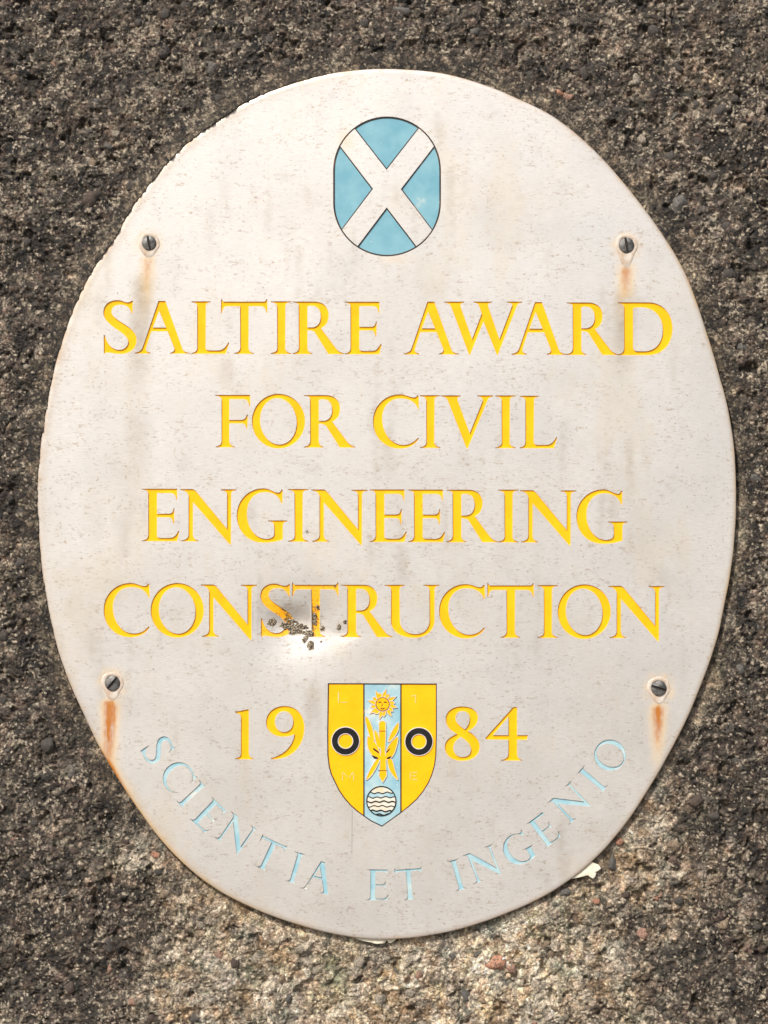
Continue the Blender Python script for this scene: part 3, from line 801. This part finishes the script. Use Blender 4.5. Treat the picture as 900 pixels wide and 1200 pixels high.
for iy in range(len(cgy) - 1):
    for ix in range(len(cgx) - 1):
        if msk[iy, ix]:
            qd = []
            for (jy, jx) in ((iy, ix), (iy + 1, ix), (iy + 1, ix + 1), (iy, ix + 1)):
                if (jy, jx) not in cid_:
                    cid_[(jy, jx)] = len(vv); X0, Y0 = CXX[jy, jx], CYY[jy, jx]
                    edge_ = not (msk[max(jy-1, 0), max(jx-1, 0)] and msk[jy, jx] and msk[jy, max(jx-1, 0)] and msk[max(jy-1, 0), jx])
                    vv.append(W(X0, Y0, float(dent(X0, Y0)) + (-.25 if edge_ else .12 + hh[jy, jx])))
                qd.append(cid_[(jy, jx)])
            ff.append(qd)
me = mesh_from('corrosion_crust', vv, ff, M_CRUST)
crust = adopt(link('corrosion_crust', me)); crust['kind'] = 'stuff'; crust['label'] = 'brown and grey crust of corrosion in the dent'
bm = bmesh.new()
for k in range(9):
    x, y = rng.gauss(359.5, 1.4), rng.gauss(624, 1.4); lump(bm, x, y, float(dent(x, y)), rng.uniform(.5, .9), 900 + k, .6)
me = bpy.data.meshes.new('grit_crumb'); bm.to_mesh(me); bm.free(); me.materials.append(M_CRUST)
o = adopt(link('grit_crumb', me)); o['kind'] = 'stuff'

# ------------------------------------------------------------------ the wall
ST = .75
def axis(a, b, lo, hi):
    mid = np.arange(a, b + .01, ST); out = [mid]; left = []; x = a; st = ST
    while x > lo: st *= 1.10; x -= min(st, 60); left.append(x)
    right = []; x = b; st = ST
    while x < hi: st *= 1.10; x += min(st, 60); right.append(x)
    return np.concatenate([left[::-1], mid, right])
gx = axis(-40, 940, -2600, 3500); gy = axis(-34, 1234, -1600, 3795)
XX, YY = np.meshgrid(gx, gy)
shp = XX.shape
th = np.arctan2(YY - PC[1], XX - PC[0]); D = np.hypot(XX - PC[0], YY - PC[1]) - Rout(th)    # px outside the plaque
keep = D > -9
sel = np.where(keep.ravel())[0]; remap = np.full(XX.size, -1, np.int64); remap[sel] = np.arange(len(sel))
x = XX.ravel()[sel]; y = YY.ravel()[sel]; d = D.ravel()[sel]; tt = th.ravel()[sel]
far = np.clip(np.maximum(np.maximum(-x - 60, x - 960), np.maximum(-y - 60, y - 1260)) / 120, 0, 1)   # outside the dense part: less fine relief
fine = 1 - far
wx = x + 2.5 * fbm(x, y, 14, 60, 2); wy = y + 2.5 * fbm(x, y, 14, 64, 2)
ang = np.degrees(tt)                       # 0 right, 90 down, -90 up
h = -4.8 + 1.5 * fbm(x, y, 130, 1, 3) + 1.7 * fbm(x, y, 38, 5, 3) * sst(d, 4, 40)
f1a, f2a, ida = worley(wx, wy, 17, 21); f1b, f2b, idb = worley(wx, wy, 7.5, 22); f1c, f2c, idc = worley(wx, wy, 3.4, 23)
rough_amp = sst(d, 6, 34)                  # finer mortar hugging the plaque
mort = 1 - rough_amp
h += fine * rough_amp * (1.5 * (np.maximum(0, .75 - f1a) * (ida > .45) - .22) + 1.1 * (np.clip(.8 - f1b, 0, 1) * (idb * .9 + .1) - .3))
h -= fine * rough_amp * 3.2 * sst(fbm(x, y, 16, 80, 3), .30, .62)          # pits
h += fine * (.75 * rough_amp + .45 * mort) * (np.clip(.85 - f1c, 0, 1) * (idc * .8 + .2) - .25)
h += fine * (.30 * vn(x, y, 1.9, 31) + .22 * vn(x, y, 1.05, 32) + rough_amp * (1.1 * fbm(wx, wy, 20, 41, 2) + 1.15 * (.5 - np.abs(fbm(wx, wy, 11, 33, 3)) * 2) + .5 * fbm(wx, wy, 5, 37, 2)))
# mortar fillet round the plaque: proud at top left, away from the edge at the foot
def arcw(c0, hw, soft): 
    dd = np.abs((ang - c0 + 180) % 360 - 180); return 1 - sst(dd, hw, hw + soft)
tl = arcw(-155, 38, 30)                    # left/top-left
top = arcw(-90, 50, 25)
fil = np.exp(-(np.clip(d, 0, 99) / 17) ** 2)
h += fil * (2.2 * tl + 1.5 * top + .5)
h += tl * np.exp(-((d + 1) / 3.0) ** 2) * (1.3 + 1.1 * vn(x, y, 5, 90) + .5 * vn(x, y, 2.3, 91))
gap = np.exp(-(np.clip(d, 0, 99) / 5) ** 2) * arcw(60, 75, 25)
h -= gap * 2.0
lim = np.where(tl > .3, -.3 + .9 * vn(x, y, 9, 92) + .35 * vn(x, y, 2.6, 93), 0.)
h = np.where((tl > .3) & (d < 3) & (d > lim), np.maximum(h, -.25 + .35 * vn(x, y, 1.6, 94) + .2 * vn(x, y, 3, 95)), h)
h = np.where(d < lim - .4, np.minimum(h, -3.2), h)
h = np.where(d < -4.5, -8.0, h)
h += far * 1.2 * fbm(x, y, 90, 200, 3)

# colour: soot-dark crust over a sandy aggregate, washed clean below and right of the plaque
n1 = fbm(x, y, 90, 301, 4); n2 = fbm(x, y, 30, 305, 3); n3 = fbm(x, y, 9, 309, 2)
cl = 1 - sst(np.abs(x - (455 + (y - 1100) * .1)) / (285 + .25 * np.clip(y - 1050, -100, 200)), .62, 1.12)
cl *= sst(y, 985, 1075)
cl2 = np.exp(-((x - 735) / 75) ** 2 - ((y - 985) / 85) ** 2) * .95
cl3 = np.exp(-(d / 15) ** 2) * sst(x, 700, 800) * sst(y, 480, 640) * .55
cl4 = np.exp(-((x - 175) / 55) ** 2 - ((y - 1000) / 45) ** 2) * .45
cl5 = np.exp(-(d / 13) ** 2) * .10 * sst(y, 300, 800)
clean = np.maximum.reduce([cl, cl2, cl3, cl4, cl5])
clean = np.clip(clean + .28 * n1 * (clean > .03) + .22 * n2 + .12 * n3, 0, 1)
clean = np.where(far > 0, np.clip(.12 + .5 * n1, 0, 1) * far + clean * (1 - far), clean)
g1 = h2(np.floor(idc * 1e6), np.floor(idc * 7e5), 5); g2 = h2(np.floor(idb * 1e6), np.floor(idb * 7e5), 6)
N_ = lambda u: np.sqrt(2) * 1.1 * (u * 2 - 1)
f1d, f2d, idd = worley(wx, wy, 1.9, 24)
g3 = h2(np.floor(idd * 1e6), np.floor(idd * 7e5), 7)
flakes = fbm(x, y, 5.5, 321, 3)
m12 = fbm(wx, wy, 13, 331, 3); m25 = fbm(x, y, 27, 335, 3)
lum = np.exp(.42 * N_(g1) + .38 * N_(idd) + .30 * N_(g2) + .8 * flakes + .8 * m12 + 1.05 * m25) * .74
darkb = np.array((.046, .0355, .0265)); tanb = np.array((.285, .232, .165))
lum = np.where(clean > .5, lum ** .8, lum)
rgb = darkb[None] * (1 - clean[:, None]) + tanb[None] * clean[:, None]
rgb = rgb * lum[:, None]
hue = fbm(x, y, 26, 401, 3)[:, None]; hue2 = fbm(x, y, 9, 405, 3)[:, None]
rgb *= 1 + np.array((.14, 0, -.18))[None] * hue * (.4 + clean[:, None]) + np.array((.16, -.03, -.05))[None] * hue2
lime = (sst(fbm(wx, wy, 15, 341, 3), .12, .5) * clean * .6)[:, None]; och = (sst(fbm(x, y, 22, 345, 3), .15, .5) * clean * .5)[:, None]; grn = (sst(fbm(x, y, 30, 349, 3), .2, .55) * clean * .45)[:, None]
for msk_, cc in ((grn, (.12, .125, .065)), (och, (.30, .18, .085)), (lime, (.46, .41, .335))):
    rgb = rgb * (1 - msk_) + np.array(cc)[None] * msk_ * lum[:, None] ** .7
# quartz and lime specks, thicker in loose veins
vein = sst(fbm(x, y, 24, 501, 4), -.15, .5)
p1 = (idd > .965 - .12 * vein) & (f1d < .55); p2 = (idc > .955 - .08 * vein) & (f1c < .5)
bl = sst(fbm(wx, wy, 4.2, 521, 2) + .22 * vein + .25 * m12, .40, .60) * .8
k = np.maximum.reduce([p1 * (.30 + .4 * g3), p2 * (.4 + .5 * g1), bl])[:, None]
spc = np.array((.37, .315, .24))[None] * (.35 + .9 * g3[:, None] ** 1.5) * (1 + .5 * clean[:, None])
rgb = rgb * (1 - k) + spc * k
# stones showing through the crust
stone = (((ida > .80) & (f1a < .34 + .12 * flakes)) * rough_amp * (.25 + .35 * h2(np.floor(ida * 1e6), np.floor(ida * 2e5), 18)))[:, None]
u8 = h2(np.floor(ida * 1e6), np.floor(ida * 3e5), 8); u9 = h2(np.floor(ida * 1e6), np.floor(ida * 4e5), 9)
stc = (.03 + .16 * u8 ** 2)[:, None] * np.stack([1.08 + .25 * (u9 > .85), .93 - .10 * (u9 > .85), .80 - .12 * (u9 > .85)], 1) * (.6 + 1.3 * clean[:, None]) * (.6 + .5 * lum[:, None])
rgb = rgb * (1 - stone) + stc * stone
moss = np.exp(-((x - 395) / 16) ** 2 - ((y - 1152) / 26) ** 2)[:, None] * .55
rgb = rgb * (1 - moss) + np.array((.10, .105, .045))[None] * moss * (.5 + lum[:, None] * .6)
# mortar hugging the plaque is olive grey sand
mo = (mort * .5 * (1 - clean))[:, None]
rgb = rgb * (1 - mo) + np.array((.058, .046, .030))[None] * lum[:, None] ** 1.2 * mo
rgb = np.clip(rgb, .007, .55)

co = np.empty((len(sel), 3), np.float32); co[:, 0] = (x - 450) * S; co[:, 1] = -h * .001; co[:, 2] = (600 - y) * S
ny, nx_ = shp
i = np.arange(ny - 1)[:, None] * nx_ + np.arange(nx_ - 1)[None]
quad = np.stack([i, i + nx_, i + nx_ + 1, i + 1], -1).reshape(-1, 4)
quad = remap[quad]; quad = quad[(quad >= 0).all(1)]
me = bpy.data.meshes.new('stone_wall')
me.vertices.add(len(co)); me.vertices.foreach_set('co', co.ravel())
me.loops.add(quad.size); me.loops.foreach_set('vertex_index', quad.ravel().astype(np.int32))
me.polygons.add(len(quad)); me.polygons.foreach_set('loop_start', np.arange(0, quad.size, 4, dtype=np.int32))
me.polygons.foreach_set('use_smooth', np.ones(len(quad), bool))
ca = me.color_attributes.new('albedo', 'FLOAT_COLOR', 'POINT')
ca.data.foreach_set('color', np.concatenate([rgb, np.ones((len(rgb), 1))], 1).astype(np.float32).ravel())
me.update(calc_edges=True); me.validate()
def wall_material():
    t = NT('sooty_aggregate'); b = t.b
    at = t.attr('albedo')
    n = t.noise(1500, 3, .65); n2 = t.noise(480, 2, .6, off=(3, 0, 0))
    base = t.mix(1.0, at.outputs['Color'], t.mix(t.ramp(n, .3, .7), c4(.62, .62, .62), c4(1.45, 1.42, 1.38)), 'MULTIPLY')
    t.l.new(base, b.inputs['Base Color'])
    b.inputs['Roughness'].default_value = .78; b.inputs['Specular IOR Level'].default_value = .4
    t.l.new(t.bump(t.math('ADD', n, n2), .0007, 1.), b.inputs['Normal'])
    return t.m
M_WALL = wall_material(); me.materials.append(M_WALL)
wall = link('stone_wall', me)
tag(wall, 'rough dark aggregate wall behind the oval plaque', 'wall', kind='structure')

# stones that can be picked out of the wall
def wall_h(px_, py_):
    ix = np.searchsorted(gx, px_); iy = np.searchsorted(gy, py_); r_ = remap[iy * nx_ + ix]
    return float(h[r_]) if r_ >= 0 else -5.
def stone_mesh(sd, mat):
    rr = random.Random(sd); bm = bmesh.new(); bmesh.ops.create_icosphere(bm, subdivisions=3, radius=1)
    ph = [rr.uniform(0, 6) for _ in range(6)]
    cuts = [(Vector((rr.gauss(0, 1), rr.gauss(0, 1), rr.gauss(0, 1))).normalized(), rr.uniform(.55, .85)) for _ in range(7)]
    for v in bm.verts:
        p = v.co.copy()
        for nrm, dd in cuts:
            e = p.dot(nrm) - dd
            if e > 0: p -= nrm * e * .85
        p *= 1 + .09 * math.sin(7 * p.x + ph[0]) * math.sin(6 * p.z + ph[1]) + .035 * math.sin(15 * p.y + ph[2]) * math.sin(13 * p.x + ph[3]) + rr.uniform(-.045, .045)
        v.co = p
    m_ = bpy.data.meshes.new('stone'); bm.to_mesh(m_); bm.free(); m_.materials.append(mat)
    m_.polygons.foreach_set('use_smooth', [True] * len(m_.polygons)); return m_
def stone_mat(nm, a, b_):
    t = NT(nm); n = t.noise(2.2, 5, .7); n2_ = t.noise(7, 3, .7, off=(5, 0, 0))
    base = t.mix(t.ramp(n, .35, .65), c4(*a), c4(*b_))
    base = t.mix(t.ramp(n2_, .48, .60, 0, .8), base, c4(.045, .038, .031))
    base = t.mix(t.ramp(t.noise(11, 2, .6, off=(1, 3, 0)), .66, .74, 0, .6), base, c4(.30, .26, .20))
    t.l.new(base, t.b.inputs['Base Color']); t.b.inputs['Roughness'].default_value = .75
    t.l.new(t.bump(t.math('ADD', n, n2_), .0006, 1.), t.b.inputs['Normal']); return t.m
SM = {'pink': stone_mat('pink_stone', (.38, .22, .155), (.22, .13, .09)), 'orange': stone_mat('orange_stone', (.46, .23, .14), (.30, .15, .09)),
      'tan': stone_mat('tan_stone', (.26, .19, .12), (.17, .12, .08)), 'pale': stone_mat('pale_stone', (.34, .29, .22), (.20, .17, .13)),
      'grey': stone_mat('grey_stone', (.12, .113, .10), (.07, .065, .057)), 'dark': stone_mat('dark_stone', (.035, .031, .028), (.075, .062, .05)),
      'brown': stone_mat('brown_stone', (.05, .032, .023), (.075, .05, .036))}
SMESH = {k: [stone_mesh(hash_, m_) for hash_ in (3 + 10 * j, 4 + 10 * j, 5 + 10 * j)] for j, (k, m_) in enumerate(SM.items())}
known = [(62,72,5.5,'pink'),(53,7,5,'tan'),(135,155,5.5,'pale'),(125,171,6,'grey'),(656,106,6.5,'orange'),(667,111,6.5,'pink'),(753,162,6,'pale'),(812,273,6.5,'tan'),(745,92,8,'pale'),
         (808,331,5.5,'pink'),(872,405,8,'grey'),(797,240,12,'grey'),(584,1131,13,'orange'),(600,1138,9,'pink'),(490,1145,7,'pink'),(663,1048,8,'grey'),(734,1050,5,'brown'),(648,1121,9,'tan'),
         (818,940,9,'brown'),(790,992,9,'tan'),(775,1050,6,'pink'),(256,1120,7,'pink'),(126,1138,6,'pink'),(153,1176,6.5,'pink'),(13,984,6,'pink'),(275,1130,6,'brown'),(838,958,7,'dark'),  # the smaller brown one stands in for a dark hole
         (848,1020,9,'brown'),(80,1160,9,'brown'),(640,1110,6,'tan'),(745,1145,8,'tan'),(718,1012,9,'grey'),(190,1048,7,'tan'),(182,1003,6,'orange'),(235,1085,6,'pale'),(726,988,6,'orange'),
         (700,1145,6,'pale'),(480,1165,8,'pale'),(420,1130,9,'pale'),(352,1115,7,'pale'),(330,1150,8,'tan'),(545,1170,9,'grey'),(605,1180,8,'tan'),(560,1120,7,'grey'),(700,1058,5,'orange'),(770,1055,5,'orange'),
         (10,500,5,'tan'),(30,430,5,'pale'),(888,560,7,'grey'),(872,690,6,'dark'),(290,22,7,'pale'),(218,100,4.5,'pale'),(58,145,4.5,'pale'),(107,190,6,'tan')]
rs = random.Random(5); placed = list(known); tries = 0
while len(placed) < 230 and tries < 9000:
    tries += 1
    a, b_ = rs.uniform(-20, 920), rs.uniform(-20, 1220); r = rs.choice((5, 5.5, 6, 7, 8, 10))
    dd = math.hypot(a - PC[0], b_ - PC[1]) - float(Rout(math.atan2(b_ - PC[1], a - PC[0])))
    if dd < 10 + r: continue
    if any(math.hypot(a - q_[0], b_ - q_[1]) < (r + q_[2]) * 1.6 for q_ in placed): continue
    tanz = b_ > 1030 and 230 < a < 760
    kd_ = rs.choices(('pale', 'tan', 'grey', 'pink', 'brown'), (4, 5, 4, 1.2, 1))[0] if tanz else rs.choices(('dark', 'grey', 'tan', 'brown', 'pink'), (11, 2.2, .8, 1, .25))[0]
    placed.append((a, b_, r, kd_))
for si, (a, b_, r, kd_) in enumerate(placed):
    o = link('stone', rs.choice(SMESH[kd_])); o.parent = wall
    o.location = W(a, b_, wall_h(a, b_) - r * S * 1000 * (.34 if si < len(known) else .50) * rs.uniform(.75, 1.3) + .1)
    sc = r * S; o.scale = (sc * rs.uniform(.85, 1.25), sc * .75, sc * rs.uniform(.7, 1.05)); o.rotation_euler = (rs.uniform(-.3, .3), rs.uniform(0, 6.28), rs.uniform(-.3, .3))

# ------------------------------------------------------------------ flakes of mortar caught under the plaque
def flake(name, poly, hf, hb, sd, label):
    rr = random.Random(sd); P_ = catmull(poly, 3); cx, cy = P_.mean(0)
    bm = bmesh.new(); rings = []
    for sc, dh in ((1.0, -1.0), (1.0, 0), (.86, .32), (.5, .38)):
        rings.append([bm.verts.new(W(cx + (p[0]-cx) * sc, cy + (p[1]-cy) * sc, (hb if dh < 0 else hf) + (dh if dh > 0 else 0) + rr.uniform(-.12, .12))) for p in P_])
    c = bm.verts.new(W(cx, cy, hf + .35)); n = len(P_)
    for r0, r1 in zip(rings[:-1], rings[1:]):
        for k in range(n): bm.faces.new((r0[k], r0[(k+1) % n], r1[(k+1) % n], r1[k]))
    for k in range(n): bm.faces.new((rings[-1][k], rings[-1][(k+1) % n], c))
    bmesh.ops.recalc_face_normals(bm, faces=bm.faces)
    m_ = bpy.data.meshes.new(name); org = Vector(W(cx, cy, hf))
    for v in bm.verts: v.co -= org
    bm.to_mesh(m_); bm.free(); m_.materials.append(M_FLAKE)
    o = link(name, m_); o.location = org; tag(o, label, 'mortar flake'); return o
q2 = lambda X_, Y_: (640 + X_ / 7.5, 980 + Y_ / 7.5)
flake('mortar_flake', [q2(385,225), q2(430,243), q2(465,258), q2(482,285), q2(468,305), q2(442,322), q2(440,350), q2(415,376), q2(392,365), q2(365,350), q2(310,364), q2(215,378), q2(190,350), q2(300,270)],
      -1.9, -4.0, 1, 'larger cream mortar flake sticking out from under the lower right edge of the plaque')
q3 = lambda X_, Y_: (380 + X_ / 5, 1080 + Y_ / 5)
flake('mortar_flake', [q3(180,88), q3(360,96), q3(362,118), q3(345,132), q3(305,136), q3(270,126), q3(225,118), q3(190,104)], -2.6, -4.6, 2, 'flat pale mortar flake hanging below the lowest point of the plaque')
flake('mortar_flake', [q3(370,96), q3(430,94), q3(418,112), q3(395,130), q3(375,128)], -3.2, -5.0, 3, 'small pointed mortar flake just right of the flat one at the foot of the plaque')

# ------------------------------------------------------------------ the ground at the foot of the wall
t = NT('paving_ground'); b = t.b
t.l.new(t.mix(t.ramp(t.noise(3, 5), .3, .7), c4(.17, .155, .135), c4(.24, .22, .19)), b.inputs['Base Color']); b.inputs['Roughness'].default_value = .9
me = mesh_from('ground', [(-60, -120, -1.6), (60, -120, -1.6), (60, .3, -1.6), (-60, .3, -1.6)], [(0, 1, 2, 3)], t.m)
g = link('ground', me); tag(g, kind='structure')
print('CDT tris', len(T), 'wall verts', len(sel))
